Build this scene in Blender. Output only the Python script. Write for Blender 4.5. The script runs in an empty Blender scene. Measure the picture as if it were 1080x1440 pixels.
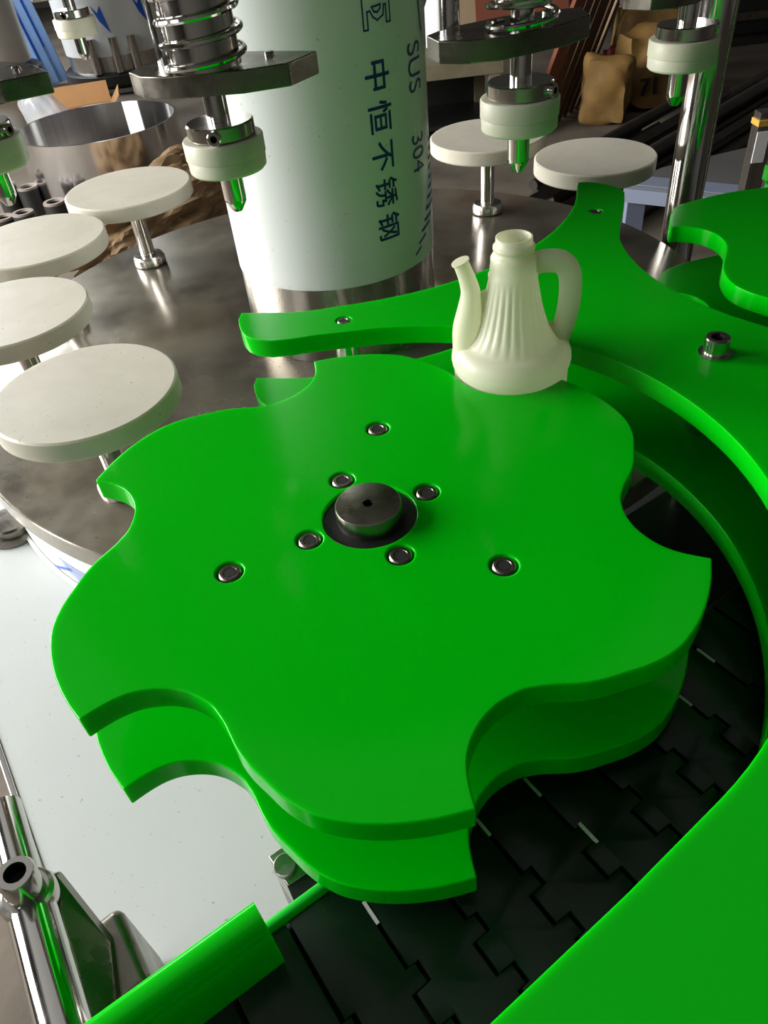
import bpy, bmesh, math, random
from mathutils import Vector, Matrix
import numpy as np
random.seed(7)
S = bpy.context.scene
COL = S.collection
PI = math.pi
R_ = math.radians

# ------------------------------------------------------------------ camera
FPX = 1057.1
cd = bpy.data.cameras.new('camera')
cam = bpy.data.objects.new('camera', cd)
COL.objects.link(cam)
CAM_M = np.array([[0.9932103794, -0.0770824031, -0.0871289012],
                  [-0.1163320347, -0.6581080016, -0.7438822322],
                  [0.0, 0.7489673967, -0.6626068507]])      # rows: right, down, forward
CAM_C = np.array([0.01155943, -0.44177506, 0.39192232])
r_, d_, f_ = [Vector(x) for x in CAM_M]
rot = Matrix((r_, -d_, -f_)).transposed().to_4x4()
cam.matrix_world = Matrix.Translation(Vector(CAM_C)) @ rot
cd.sensor_fit = 'VERTICAL'; cd.sensor_height = 24.0
cd.lens = FPX / 1440 * 24.0
cd.clip_start = 0.02; cd.clip_end = 80
S.camera = cam

# ------------------------------------------------------------------ world, light, exposure
w = bpy.data.worlds.new('world'); S.world = w; w.use_nodes = True
bg = w.node_tree.nodes['Background']
bg.inputs[0].default_value = (0.72, 0.82, 1.0, 1); bg.inputs[1].default_value = 0.6
S.view_settings.view_transform = 'Standard'; S.view_settings.look = 'None'
S.view_settings.exposure = 0.0; S.view_settings.gamma = 1.0
S.view_settings.use_curve_mapping = False

def area(name, loc, target, sx, sy, power, color=(1, 1, 1)):
    l = bpy.data.lights.new(name, 'AREA'); l.shape = 'RECTANGLE'; l.size = sx; l.size_y = sy
    l.energy = power; l.color = color
    o = bpy.data.objects.new(name, l); COL.objects.link(o)
    o.location = loc
    o.rotation_euler = (Vector(target) - Vector(loc)).to_track_quat('-Z', 'Y').to_euler()
    return o
area('window_daylight_left', (-4.55, 1.6, 1.25), (0, 0.6, 0.0), 4.2, 2.1, 650, (1.0, 0.985, 0.96))
area('back_left_fill', (-4.6, 7.2, 1.5), (0, 7.0, 0.0), 3.2, 2.1, 260, (0.97, 0.98, 1.0))  # added fill lamp that brightens the back left and the far tank
area('camera_side_fill', (-4.3, -2.6, 2.0), (0, 0.2, 0.0), 2.0, 1.8, 34, (0.95, 0.98, 1.0))  # added fill lamp for faces turned toward the camera
area('overhead_fill', (-0.5, 1.5, 3.4), (-0.5, 1.5, 0), 5.0, 4.0, 14, (1.0, 1.0, 0.97))  # added soft fill from above; the roof has no opening

# ------------------------------------------------------------------ layout helpers: pixel rays to real planes
def _ray(px, py):
    return CAM_M.T @ np.array([(px - 540) / FPX, (py - 720) / FPX, 1.0])
def atz(px, py, z):
    d = _ray(px, py); t = (z - CAM_C[2]) / d[2]; return CAM_C + t * d
def aty(px, py, y):
    d = _ray(px, py); t = (y - CAM_C[1]) / d[1]; return CAM_C + t * d
STAR2 = Vector((0.648, 0.405))
T = Vector((-0.015, 0.739))            # turret axis
U = Vector((0.8607, 0.5091)); V = Vector((0.5091, -0.8607))   # conveyor axes
def uv(u, v): return (U.x * u + V.x * v, U.y * u + V.y * v)
FLOOR = -0.95; DECK = -0.33; BELT = -0.125

# ------------------------------------------------------------------ materials
def mat(name, base, rough=0.5, metal=0.0, var=0.0, scale=8.0, bump=0.0, bscale=60.0, dark=None, sss=0.0, sssr=(1, 1, 1), sscale=0.01,
        spec=0.5, rvar=0.0, stretch=(1, 1, 1), aniso=0.0, emit=None, trans=0.0, alpha=1.0, speck=0.0, detail=6.0):
    m = bpy.data.materials.new(name); m.use_nodes = True
    nt = m.node_tree; b = nt.nodes['Principled BSDF']
    b.inputs['Base Color'].default_value = (*base, 1)
    b.inputs['Roughness'].default_value = rough; b.inputs['Metallic'].default_value = metal
    b.inputs['Specular IOR Level'].default_value = spec
    b.inputs['Anisotropic'].default_value = aniso
    b.inputs['Alpha'].default_value = alpha
    b.inputs['Transmission Weight'].default_value = trans
    if sss:
        b.inputs['Subsurface Weight'].default_value = sss
        b.inputs['Subsurface Radius'].default_value = sssr
        b.inputs['Subsurface Scale'].default_value = sscale
    tc = nt.nodes.new('ShaderNodeTexCoord'); mp = nt.nodes.new('ShaderNodeMapping')
    mp.inputs['Scale'].default_value = stretch
    nt.links.new(tc.outputs['Object'], mp.inputs['Vector'])
    col = None
    if var or rvar:
        n = nt.nodes.new('ShaderNodeTexNoise'); n.inputs['Scale'].default_value = scale; n.inputs['Detail'].default_value = detail
        n.inputs['Roughness'].default_value = 0.62
        nt.links.new(mp.outputs[0], n.inputs['Vector'])
        ramp = nt.nodes.new('ShaderNodeMapRange'); ramp.inputs['From Min'].default_value = 0.3; ramp.inputs['From Max'].default_value = 0.7
        nt.links.new(n.outputs['Fac'], ramp.inputs['Value'])
        if var:
            mx = nt.nodes.new('ShaderNodeMix'); mx.data_type = 'RGBA'
            d = dark if dark else tuple(c * (1 - var) for c in base)
            mx.inputs['A'].default_value = (*d, 1); mx.inputs['B'].default_value = (*base, 1)
            nt.links.new(ramp.outputs[0], mx.inputs['Factor'])
            col = mx.outputs['Result']
        if rvar:
            rr = nt.nodes.new('ShaderNodeMapRange'); rr.inputs['To Min'].default_value = max(0.02, rough - rvar); rr.inputs['To Max'].default_value = rough + rvar
            nt.links.new(ramp.outputs[0], rr.inputs['Value']); nt.links.new(rr.outputs[0], b.inputs['Roughness'])
    if speck:
        v = nt.nodes.new('ShaderNodeTexNoise'); v.inputs['Scale'].default_value = 190.0; v.inputs['Detail'].default_value = 3.0
        nt.links.new(mp.outputs[0], v.inputs['Vector'])
        th = nt.nodes.new('ShaderNodeMapRange'); th.inputs['From Min'].default_value = 0.70; th.inputs['From Max'].default_value = 0.73
        nt.links.new(v.outputs['Fac'], th.inputs['Value'])
        ml = nt.nodes.new('ShaderNodeMath'); ml.operation = 'MULTIPLY'; ml.inputs[1].default_value = speck
        nt.links.new(th.outputs[0], ml.inputs[0])
        m2 = nt.nodes.new('ShaderNodeMix'); m2.data_type = 'RGBA'
        nt.links.new(ml.outputs[0], m2.inputs['Factor'])
        if col: nt.links.new(col, m2.inputs['A'])
        else: m2.inputs['A'].default_value = (*base, 1)
        m2.inputs['B'].default_value = (0.04, 0.035, 0.03, 1)
        col = m2.outputs['Result']
    if col: nt.links.new(col, b.inputs['Base Color'])
    if bump:
        n2 = nt.nodes.new('ShaderNodeTexNoise'); n2.inputs['Scale'].default_value = bscale; n2.inputs['Detail'].default_value = 4
        nt.links.new(mp.outputs[0], n2.inputs['Vector'])
        bp = nt.nodes.new('ShaderNodeBump'); bp.inputs['Strength'].default_value = bump; bp.inputs['Distance'].default_value = 0.004
        nt.links.new(n2.outputs['Fac'], bp.inputs['Height']); nt.links.new(bp.outputs[0], b.inputs['Normal'])
    return m

M = {}
M['green'] = mat('green_plastic', (0.0, 0.45, 0.003), 0.15, sss=0.6, sssr=(0.2, 1.0, 0.25), sscale=0.012, spec=0.16, var=0.05, scale=5, bump=0.02, bscale=14)
M['green_strip'] = mat('green_strip_plastic', (0.0, 0.45, 0.02), 0.35, spec=0.4)
M['nylon'] = mat('white_nylon', (0.68, 0.64, 0.53), 0.42, sss=0.5, sssr=(1, 0.95, 0.8), sscale=0.012, var=0.24, scale=6, detail=9.0, speck=0.55, spec=0.35)
M['chuck'] = mat('translucent_nylon', (0.70, 0.68, 0.54), 0.42, sss=0.5, sssr=(0.9, 1, 0.8), sscale=0.012, var=0.08, scale=12, spec=0.35)
M['steel'] = mat('polished_steel', (0.62, 0.59, 0.55), 0.16, 1.0, rvar=0.06, scale=20)
M['chrome'] = mat('bright_steel', (0.72, 0.70, 0.67), 0.10, 1.0, rvar=0.04, scale=30)
M['screwsteel'] = mat('screw_steel', (0.34, 0.30, 0.26), 0.25, 1.0, rvar=0.08, scale=60)
M['ring'] = mat('ring_steel', (0.72, 0.71, 0.71), 0.17, 1.0, rvar=0.06, scale=60, stretch=(1, 1, 0.015))
M['brushed'] = mat('brushed_steel', (0.60, 0.57, 0.53), 0.26, 1.0, rvar=0.08, scale=40, stretch=(1, 1, 0.02))
M['dull'] = mat('dull_machined_steel', (0.27, 0.25, 0.21), 0.30, 1.0, rvar=0.10, scale=25, var=0.25, bump=0.05)
M['table'] = mat('stained_turret_steel', (0.35, 0.32, 0.25), 0.21, 0.68, var=0.45, scale=7, rvar=0.08, bump=0.03, bscale=10, dark=(0.15, 0.13, 0.10), detail=10.0, speck=0.5)
M['darksteel'] = mat('dark_oiled_steel', (0.055, 0.055, 0.052), 0.38, 0.6, rvar=0.1, scale=18)
M['black'] = mat('black_plastic', (0.012, 0.013, 0.012), 0.32)
M['hole'] = mat('socket_recess', (0.006, 0.006, 0.006), 0.6)
M['belt'] = mat('belt_plastic', (0.003, 0.014, 0.005), 0.27, var=0.35, scale=12, rvar=0.10, bump=0.05, bscale=30, spec=0.26, stretch=(0.4, 1, 1))
M['film'] = mat('white_protective_film', (0.78, 0.81, 0.79), 0.28, var=0.05, scale=5, speck=0.35, spec=0.45)
M['deckfilm'] = mat('deck_film', (0.60, 0.62, 0.61), 0.36, var=0.06, scale=4, speck=0.5, spec=0.4, bump=0.02, bscale=7)
M['ink'] = mat('blue_ink', (0.012, 0.035, 0.20), 0.45)
M['inkblue'] = mat('bright_blue_ink', (0.01, 0.11, 0.60), 0.45)
M['inkblack'] = mat('black_ink', (0.012, 0.011, 0.010), 0.7)
def bottle_mat():
    m = bpy.data.materials.new('bottle_plastic'); m.use_nodes = True
    nt = m.node_tree; b = nt.nodes['Principled BSDF']; out = nt.nodes['Material Output']
    b.inputs['Base Color'].default_value = (0.84, 0.82, 0.66, 1); b.inputs['Roughness'].default_value = 0.33
    b.inputs['Specular IOR Level'].default_value = 0.45
    tr = nt.nodes.new('ShaderNodeBsdfTranslucent'); tr.inputs[0].default_value = (0.92, 0.93, 0.76, 1)
    mx = nt.nodes.new('ShaderNodeMixShader'); mx.inputs[0].default_value = 0.45
    nt.links.new(b.outputs[0], mx.inputs[1]); nt.links.new(tr.outputs[0], mx.inputs[2])
    nt.links.new(mx.outputs[0], out.inputs['Surface'])
    return m
M['bottle'] = bottle_mat()
M['concrete'] = mat('grimy_concrete', (0.17, 0.14, 0.105), 0.85, var=0.6, scale=2.2, bump=0.25, bscale=40, detail=9)
M['wall'] = mat('workshop_plaster', (0.13, 0.125, 0.115), 0.9, var=0.2, scale=1.5)
M['ceil'] = mat('workshop_roof', (0.07, 0.07, 0.07), 0.9)
M['card'] = mat('cardboard', (0.50, 0.27, 0.11), 0.85, var=0.12, scale=8)
M['kraft'] = mat('kraft_paper', (0.24, 0.15, 0.07), 0.75, var=0.3, scale=7, bump=0.3, bscale=14)
M['redcard'] = mat('reddish_board', (0.25, 0.07, 0.035), 0.7, var=0.2, scale=4)
M['beige'] = mat('beige_board', (0.50, 0.36, 0.22), 0.8, var=0.1)
M['wood'] = mat('dark_plank', (0.15, 0.08, 0.04), 0.7, var=0.45, scale=6, stretch=(1, 1, 0.15))
M['benchwood'] = mat('worn_bench_paint', (0.20, 0.17, 0.10), 0.7, var=0.35, scale=8)
M['sack'] = mat('printed_sack', (0.27, 0.15, 0.036), 0.75, var=0.45, scale=7, bump=0.3, bscale=12)
M['redsack'] = mat('red_sack', (0.35, 0.04, 0.05), 0.7)
M['blue'] = mat('blue_film_sheet', (0.22, 0.38, 0.68), 0.4, var=0.15, scale=5)
M['greypaint'] = mat('blue_grey_paint', (0.20, 0.23, 0.31), 0.5, var=0.08)
M['sheet'] = mat('grey_sheet', (0.19, 0.185, 0.18), 0.42, 0.4, var=0.25, scale=3)
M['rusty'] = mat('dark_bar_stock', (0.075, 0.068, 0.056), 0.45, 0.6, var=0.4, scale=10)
M['blackpipe'] = mat('black_pipe', (0.02, 0.019, 0.018), 0.5)
M['gap_light'] = mat('pale_gap_light', (0.5, 0.5, 0.48), 0.5)  # pale colour for light coming through the chain joints
M['rim'] = mat('worn_pipe_rim', (0.20, 0.165, 0.14), 0.6)
M['white'] = mat('white_plastic', (0.80, 0.80, 0.80), 0.4)
M['yellow'] = mat('yellow_plastic', (0.55, 0.33, 0.05), 0.5)
def bag_mat():
    m = mat('clear_bag', (0.75, 0.78, 0.82), 0.18, bump=0.8, bscale=25)
    nt = m.node_tree; b = nt.nodes['Principled BSDF']; out = nt.nodes['Material Output']
    tp = nt.nodes.new('ShaderNodeBsdfTransparent'); mx = nt.nodes.new('ShaderNodeMixShader'); mx.inputs[0].default_value = 0.55
    nt.links.new(b.outputs[0], mx.inputs[1]); nt.links.new(tp.outputs[0], mx.inputs[2]); nt.links.new(mx.outputs[0], out.inputs['Surface'])
    return m
M['bag'] = bag_mat()

# ------------------------------------------------------------------ mesh helpers
def finish(bm, ang=35, recalc=True):
    if recalc: bmesh.ops.recalc_face_normals(bm, faces=bm.faces)
    for f in bm.faces: f.smooth = True
    for e in bm.edges:
        if len(e.link_faces) == 2 and e.calc_face_angle(0) > R_(ang): e.smooth = False
def obj(name, bm, m, parent=None, loc=None, rot=None, ang=35, bevel=0, segs=2, recalc=True):
    if isinstance(bm, bpy.types.Mesh): me = bm
    else:
        finish(bm, ang, recalc)
        me = bpy.data.meshes.new(name); bm.to_mesh(me); bm.free()
        if m: me.materials.append(m)
    o = bpy.data.objects.new(name, me); COL.objects.link(o)
    if parent: o.parent = parent
    if loc is not None: o.location = loc
    if rot is not None: o.rotation_euler = rot
    if bevel:
        b = o.modifiers.new('bevel', 'BEVEL'); b.width = bevel; b.segments = segs; b.limit_method = 'ANGLE'; b.angle_limit = R_(40); b.harden_normals = True
    return o
def thing(name, label, cat, loc=(0, 0, 0), rz=0, group=None):
    o = bpy.data.objects.new(name, None); COL.objects.link(o); o.empty_display_size = 0.05
    o.location = loc; o.rotation_euler = (0, 0, rz); tag(o, label, cat, group); return o
def tag(o, label, cat, group=None):
    o['label'] = label; o['category'] = cat
    if group: o['group'] = group
    return o
def struct(o): o['kind'] = 'structure'; return o
def lathe(prof, n=48, bm=None, c=(0, 0, 0), cap=True, axis=None):
    """prof: list of (r, z); r==0 closes"""
    bm = bm or bmesh.new(); rings = []
    mtx = Matrix.Translation(Vector(c))
    if axis is not None: mtx = mtx @ Vector(axis).to_track_quat('Z', 'Y').to_matrix().to_4x4()
    for r, z in prof:
        if r <= 1e-6: rings.append([bm.verts.new(mtx @ Vector((0, 0, z)))])
        else: rings.append([bm.verts.new(mtx @ Vector((r * math.cos(2 * PI * i / n), r * math.sin(2 * PI * i / n), z))) for i in range(n)])
    for a, b in zip(rings, rings[1:]):
        if len(a) == 1 and len(b) == 1: continue
        for i in range(n):
            j = (i + 1) % n
            if len(a) == 1: bm.faces.new((a[0], b[i], b[j]))
            elif len(b) == 1: bm.faces.new((a[i], a[j], b[0]))
            else: bm.faces.new((a[i], a[j], b[j], b[i]))
    if cap:
        if len(rings[0]) > 1: bm.faces.new(rings[0][::-1])
        if len(rings[-1]) > 1: bm.faces.new(rings[-1])
    return bm
def box(x0, x1, y0, y1, z0, z1, bm=None, mtx=None):
    bm = bm or bmesh.new()
    v = [bm.verts.new((mtx @ Vector(p)) if mtx else p) for p in [(x0, y0, z0), (x1, y0, z0), (x1, y1, z0), (x0, y1, z0), (x0, y0, z1), (x1, y0, z1), (x1, y1, z1), (x0, y1, z1)]]
    for f in [(0, 3, 2, 1), (4, 5, 6, 7), (0, 1, 5, 4), (1, 2, 6, 5), (2, 3, 7, 6), (3, 0, 4, 7)]: bm.faces.new([v[i] for i in f])
    return bm
def prism(pts, z0, z1, bm=None):
    bm = bm or bmesh.new()
    a = [bm.verts.new((p[0], p[1], z0)) for p in pts]; b = [bm.verts.new((p[0], p[1], z1)) for p in pts]
    n = len(pts)
    bm.faces.new(a[::-1]); bm.faces.new(b)
    for i in range(n): j = (i + 1) % n; bm.faces.new((a[i], a[j], b[j], b[i]))
    return bm
def tube(path, rad, n=12, bm=None, cap=True, flat=None):
    bm = bm or bmesh.new(); P = [Vector(p) for p in path]
    rad = rad if isinstance(rad, (list, tuple)) else [rad] * len(P)
    rings = []; up = None
    for i, p in enumerate(P):
        t = (P[min(i + 1, len(P) - 1)] - P[max(i - 1, 0)]).normalized()
        if up is None:
            up = Vector((0, 0, 1)) if abs(t.z) < 0.9 else Vector((0, 1, 0))
        x = t.cross(up).normalized(); y = x.cross(t).normalized(); up = y
        fx = flat if flat else 1.0
        rings.append([bm.verts.new(p + x * rad[i] * fx * math.cos(2 * PI * k / n) + y * rad[i] * math.sin(2 * PI * k / n)) for k in range(n)])
    for a, b in zip(rings, rings[1:]):
        for i in range(n): j = (i + 1) % n; bm.faces.new((a[i], a[j], b[j], b[i]))
    if cap: bm.faces.new(rings[0][::-1]); bm.faces.new(rings[-1])
    return bm
def catmull(P, k=6):
    P = [Vector(p) for p in P]; out = []
    for i in range(len(P) - 1):
        a = P[max(i - 1, 0)]; b = P[i]; c = P[i + 1]; d = P[min(i + 2, len(P) - 1)]
        for s in range(k):
            t = s / k
            out.append(0.5 * ((2 * b) + (c - a) * t + (2 * a - 5 * b + 4 * c - d) * t * t + (3 * b - a - 3 * c + d) * t ** 3))
    out.append(P[-1]); return out
def cut(o, cutters):
    """boolean-subtract a bmesh of cutters and keep the result as plain mesh data"""
    me = bpy.data.meshes.new('cutter'); bmesh.ops.recalc_face_normals(cutters, faces=cutters.faces); cutters.to_mesh(me); cutters.free()
    c = bpy.data.objects.new('cutter', me); COL.objects.link(c)
    b = o.modifiers.new('bool', 'BOOLEAN'); b.object = c; b.operation = 'DIFFERENCE'; b.solver = 'EXACT'
    dg = bpy.context.evaluated_depsgraph_get(); dg.update()
    new = bpy.data.meshes.new_from_object(o.evaluated_get(dg))
    o.modifiers.remove(b); bpy.data.objects.remove(c); bpy.data.meshes.remove(me)
    bm = bmesh.new(); bm.from_mesh(new); bmesh.ops.remove_doubles(bm, verts=bm.verts, dist=1e-6); finish(bm, 35, False); bm.to_mesh(new); bm.free()
    o.data = new
def copy_tree(o, parent=None):
    c = o.copy(); COL.objects.link(c); c.parent = parent
    for ch in list(o.children): copy_tree(ch, c)
    return c

# ------------------------------------------------------------------ setting: workshop shell
struct(obj('floor', box(-6, 8, -5, 13, FLOOR - 0.1, FLOOR), M['concrete']))
def wall_with_windows(name, x, y0, y1, z0, z1, wins, th=0.2):
    bm = bmesh.new(); ys = sorted({y0, y1, *[a for w_ in wins for a in w_[:2]]}); zs = sorted({z0, z1, *[a for w_ in wins for a in w_[2:]]})
    for a, b in zip(ys, ys[1:]):
        for c, d in zip(zs, zs[1:]):
            if any(w_[0] <= a and b <= w_[1] and w_[2] <= c and d <= w_[3] for w_ in wins): continue
            box(x, x + th, a, b, c, d, bm)
    return struct(obj(name, bm, M['wall']))
wall_with_windows('wall_left', -4.9, -5, 13, FLOOR, 3.6, [(-3.6, -1.6, 0.9, 2.9), (-0.5, 3.7, 0.2, 2.4), (5.5, 9, 0.3, 2.7)])
struct(obj('wall_right', box(7, 7.2, -5, 13, FLOOR, 3.6), M['wall']))
struct(obj('wall_back', box(-6, 8, 12.8, 13, FLOOR, 3.6), M['wall']))
struct(obj('wall_front', box(-6, 8, -5, -4.8, FLOOR, 3.6), M['wall']))
struct(obj('ceiling', box(-6, 8, -5, 13, 3.6, 3.7), M['ceil']))

# ------------------------------------------------------------------ machine deck
def uvprism(u0, u1, v0, v1, z0, z1, bm=None):
    return prism([uv(u0, v0), uv(u1, v0), uv(u1, v1), uv(u0, v1)], z0, z1, bm)
def deck_poly(i):
    p = [(-0.358 + i, .72 - i), (1.15 - i, .72 - i), (1.15 - i, -.56)]
    rr = .602 - i; a0 = math.degrees(math.asin(0.0))
    p += [(.363 + rr * math.cos(R_(a)), -.644 + rr * math.sin(R_(a))) for a in range(0, -151, -6)]
    p += [(-0.358 + i, -.98 + i)]
    return [uv(*q) for q in p]
deck = thing('machine_deck', 'white film covered machine deck under the green wheel and turret', 'machine base', (0, 0, FLOOR))
def dz(o): o.location.z -= FLOOR; return o
dz(obj('deck_sheet', prism(deck_poly(0), DECK - 0.006, DECK), M['deckfilm'], deck, bevel=0.001))
dz(obj('steel_edge', uvprism(-0.366, -0.3585, -.98, 0.72, DECK - 0.05, DECK + 0.002), M['chrome'], deck, bevel=0.002))
dz(obj('cabinet', prism(deck_poly(.03), FLOOR, DECK - 0.0065), M['brushed'], deck))
def cap_screw_mesh(r, h, hexr, bm=None): return lathe([(r, 0), (r, h * 0.88), (r * 0.9, h), (hexr, h), (hexr * 0.98, h * 0.5), (0, h * 0.5)], 32)
b = obj('deck_bolt', lathe([(0.043, 0), (0.043, 0.006), (0.036, 0.009), (0.033, 0.0095), (0.033, 0.02), (0.030, 0.023), (0, 0.024)], 40), M['dull'], deck)
q = atz(22, 745, DECK); b.location = (q[0], q[1], DECK - FLOOR)

# ------------------------------------------------------------------ star wheels
KN = [(0, .251), (0.2, .240), (0.6, .230), (1.2, .2225), (2, .2165), (3.2, .2105), (5, .2042), (7, .1995), (9, .1965), (11, .1948), (13.5, .1943), (16, .195),
      (18.5, .1985), (20.5, .2022), (22.5, .2075), (25, .2145), (28, .2215), (31, .2275), (34, .2345), (37, .2405), (40, .245), (43, .2475), (46, .2492), (50, .2505), (55, .2512), (60, .251)]
def star_outline(phase):
    pts = []
    for s in range(6):
        sec = catmull([(r * math.cos(R_(f + 60 * s + phase)), r * math.sin(R_(f + 60 * s + phase)), 0) for f, r in KN], 3)
        pts += [(p.x, p.y) for p in sec[:-1]]
    return pts
def ringed_plate(outline, hole_r, z0, z1): return prism(outline, z0, z1)
def flush_screw(parent, x, y, z, r=0.0088, rz=0.0):
    s = obj('screw', lathe([(r * 0.9, -0.006), (r, -0.0035), (r, -0.0015), (r * 0.86, -0.0004), (r * 0.62, -0.0004), (r * 0.58, -0.001)], 28, cap=False), M['screwsteel'], parent, (x, y, z))
    h = obj('hex_socket', lathe([(r * 0.60, -0.0008), (r * 0.52, -0.0045), (0, -0.005)], 6), M['darksteel'], s, (0, 0, 0), (0, 0, rz))
    return s
def screw_cutter(bm, x, y, z, r=0.0103):
    lathe([(r * 0.97, z - 0.007), (r * 0.97, z - 0.002), (r * 1.12, z + 0.001), (r * 1.12, z + 0.004)], 28, bm, (x, y, 0))
PH = 159.715
INN = [(0.05169 * math.cos(R_(112.69 - 90 * i)), 0.05169 * math.sin(R_(112.69 - 90 * i))) for i in range(4)]
OUTB = [(0.1163 * math.cos(R_(82.73 - 120 * i)), 0.1163 * math.sin(R_(82.73 - 120 * i))) for i in range(3)]
def star_wheel(label, loc, phase, outline=None, detail=True):
    t = thing('star_wheel', label, 'star wheel', (loc[0], loc[1], DECK))
    ol = outline or star_outline(phase)
    up = obj('upper_plate', ringed_plate(ol, 0.0373, -0.0205, 0), M['green'], t, (0, 0, -DECK))
    lo = obj('lower_plate', ringed_plate(ol, 0.0373, -0.1085, -0.0875), M['green'], t, (0, 0, -DECK), bevel=0.0012)
    if detail:
        cb = bmesh.new()
        for x, y in INN + OUTB: screw_cutter(cb, x, y, 0)
        lathe([(0.0373, -0.05), (0.0373, 0.05)], 64, cb)
        cut(up, cb)
        for i, (x, y) in enumerate(INN + OUTB): flush_screw(t, x, y, -DECK, rz=i * 0.7)
    bv = up.modifiers.new('bevel', 'BEVEL'); bv.width = 0.0012; bv.segments = 2; bv.limit_method = 'ANGLE'; bv.angle_limit = R_(50); bv.harden_normals = True
    obj('hub_disc', lathe([(0.0372, -0.03), (0.0372, -0.0035), (0.0368, -0.003), (0, -0.003)], 56), M['black'], t, (0, 0, -DECK))
    cap = obj('hub_cap', lathe([(0.0262, -0.0029), (0.0262, 0.0105), (0.0255, 0.0118), (0.0245, 0.0122), (0.0042, 0.0122)], 56, cap=False), M['dull'], t, (0, 0, -DECK))
    obj('hex_socket', lathe([(0.0043, 0.0122), (0.0040, 0.0045), (0, 0.004)], 6, cap=False), M['hole'], cap, (0, 0, 0))
    obj('spacer', lathe([(0.06, -0.0874), (0.06, -0.0206)], 40), M['steel'], t, (0, 0, -DECK))
    obj('drive_shaft', lathe([(0.03, 0.001), (0.03, -DECK - 0.108)], 32), M['steel'], t, (0, 0, 0))
    return t
star_wheel('large green star wheel with steel hub cap, in the middle of the photo', (0, 0), PH)

# second wheel: only its left end enters the frame; its visible lobe is slightly wider than the first one's
vis = [(1080, 263), (1057, 265.7), (1031, 269), (996, 276.4), (969.5, 283.7), (952, 290), (945, 296), (941.5, 308), (942.5, 318.5), (954, 318.3), (966.6, 319), (982, 321), (996, 324.5), (1008, 330), (1016, 336.5), (1021, 345), (1020, 356), (1017, 368), (1017, 380), (1024, 393), (1036.6, 403), (1057, 412), (1080, 419)]
vis = [atz(x, y, 0)[:2] - np.array(STAR2) for x, y in vis]
va = [(math.atan2(p[1], p[0]) % (2 * PI), p) for p in vis]
a0, a1 = va[0][0], va[-1][0]
rest = [p for p in star_outline(38) if not (a0 - 0.06 < math.atan2(p[1], p[0]) % (2 * PI) < a1 + 0.06)]
k0 = max(range(len(rest)), key=lambda i: -((math.atan2(rest[i][1], rest[i][0]) - a1) % (2 * PI)))
rest = rest[k0:] + rest[:k0]
vv = catmull([(p[0], p[1], 0) for p in vis], 3)
star_wheel('second green star wheel, at the right edge behind the guide arm', STAR2, 0, [(p.x, p.y) for p in vv] + rest, detail=False)

# ------------------------------------------------------------------ green guide
def arc(c, r0, r1, a0, a1, n):
    return [(c[0] + (r0 + (r1 - r0) * i / n) * math.cos(R_(a0 + (a1 - a0) * i / n)), c[1] + (r0 + (r1 - r0) * i / n) * math.sin(R_(a0 + (a1 - a0) * i / n))) for i in range(n + 1)]
GO = [(-.1226, .3311), (-.1262, .345), (-.1285, .361), (-.1255, .3767), (-.112, .3735), (-.0688, .3635), (-.035, .3625)]
aA = math.degrees(math.atan2(.365 - T.y, -.0091 - T.x)); aB = math.degrees(math.atan2(.6517 - T.y, .3404 - T.x))
GO += arc(T, .3735, .3665, aA, aB, 30)
GO += [(.3477, .6700), (.360, .668), (.3726, .6598), (.3830, .649), (.3898, .6384), (.395, .626), (.3965, .6114), (.3885, .585), (.38, .5607), (.361, .5147), (.3495, .4834), (.342, .458)]
c2 = (.6355, .408)
GO += arc(c2, .298, .298, 175, 275, 26)
GO += [(.72, .10), (.72, -.25), (.55, -.50), (.30, -.62), uv(-.42, .50), uv(-.42, .3145), uv(-.2, .3145), uv(-.06, .312)]
GO += arc((0, 0), .309, .309, -59.4, 60, 44)[1:]
GO += arc((0, 0), .3075, .3032, 58, 86, 12)
GO += [(-.0394, .3028), (-.0678, .3008), (-.0899, .3015), (-.1070, .3085), (-.1170, .3190)]
gd = thing('bottle_guide', 'curved green guide plate with two arms, right of the star wheel', 'guide plate', (0.5, -0.2, DECK))
def gl(o): o.location.x -= 0.5; o.location.y += 0.2; o.location.z -= DECK; return o
gu = gl(obj('upper_plate', prism(GO, -0.0205, 0), M['green'], gd))
gl(obj('lower_plate', prism(GO, -0.1085, -0.0875), M['green'], gd, bevel=0.0012))
GS = [atz(483, 450, 0), atz(838, 297, 0)]
cb = bmesh.new()
for s in GS: screw_cutter(cb, s[0], s[1], 0, 0.0088)
cut(gu, cb)
bv = gu.modifiers.new('bevel', 'BEVEL'); bv.width = 0.0014; bv.segments = 2; bv.limit_method = 'ANGLE'; bv.angle_limit = R_(50); bv.harden_normals = True
for i, s in enumerate(GS): flush_screw(gd, s[0] - .5, s[1] + .2, -DECK, 0.0076, i)
bp = atz(1005, 497, 0)
bolt = obj('cap_bolt', lathe([(0.0118, 0.0022), (0.0118, 0.0165), (0.0108, 0.0178), (0.0066, 0.0178)], 36, cap=False), M['steel'], gd, (bp[0] - .5, bp[1] + .2, -DECK))
obj('washer', lathe([(0.0155, 0), (0.0155, 0.0022), (0.0115, 0.0024)], 36), M['steel'], bolt)
obj('hex_socket', lathe([(0.0068, 0.0176), (0.0062, 0.008), (0, 0.0075)], 6, cap=False), M['hole'], bolt)
for p in (GS[0], GS[1], bp, (0.42, -0.35), (0.62, -0.1)):
    gl(obj('standoff', lathe([(0.013, DECK), (0.013, -0.109)], 24), M['steel'], gd, (p[0], p[1], 0)))
    gl(obj('spacer', lathe([(0.013, -0.0872), (0.013, -0.0208)], 24), M['steel'], gd, (p[0], p[1], 0)))

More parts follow.
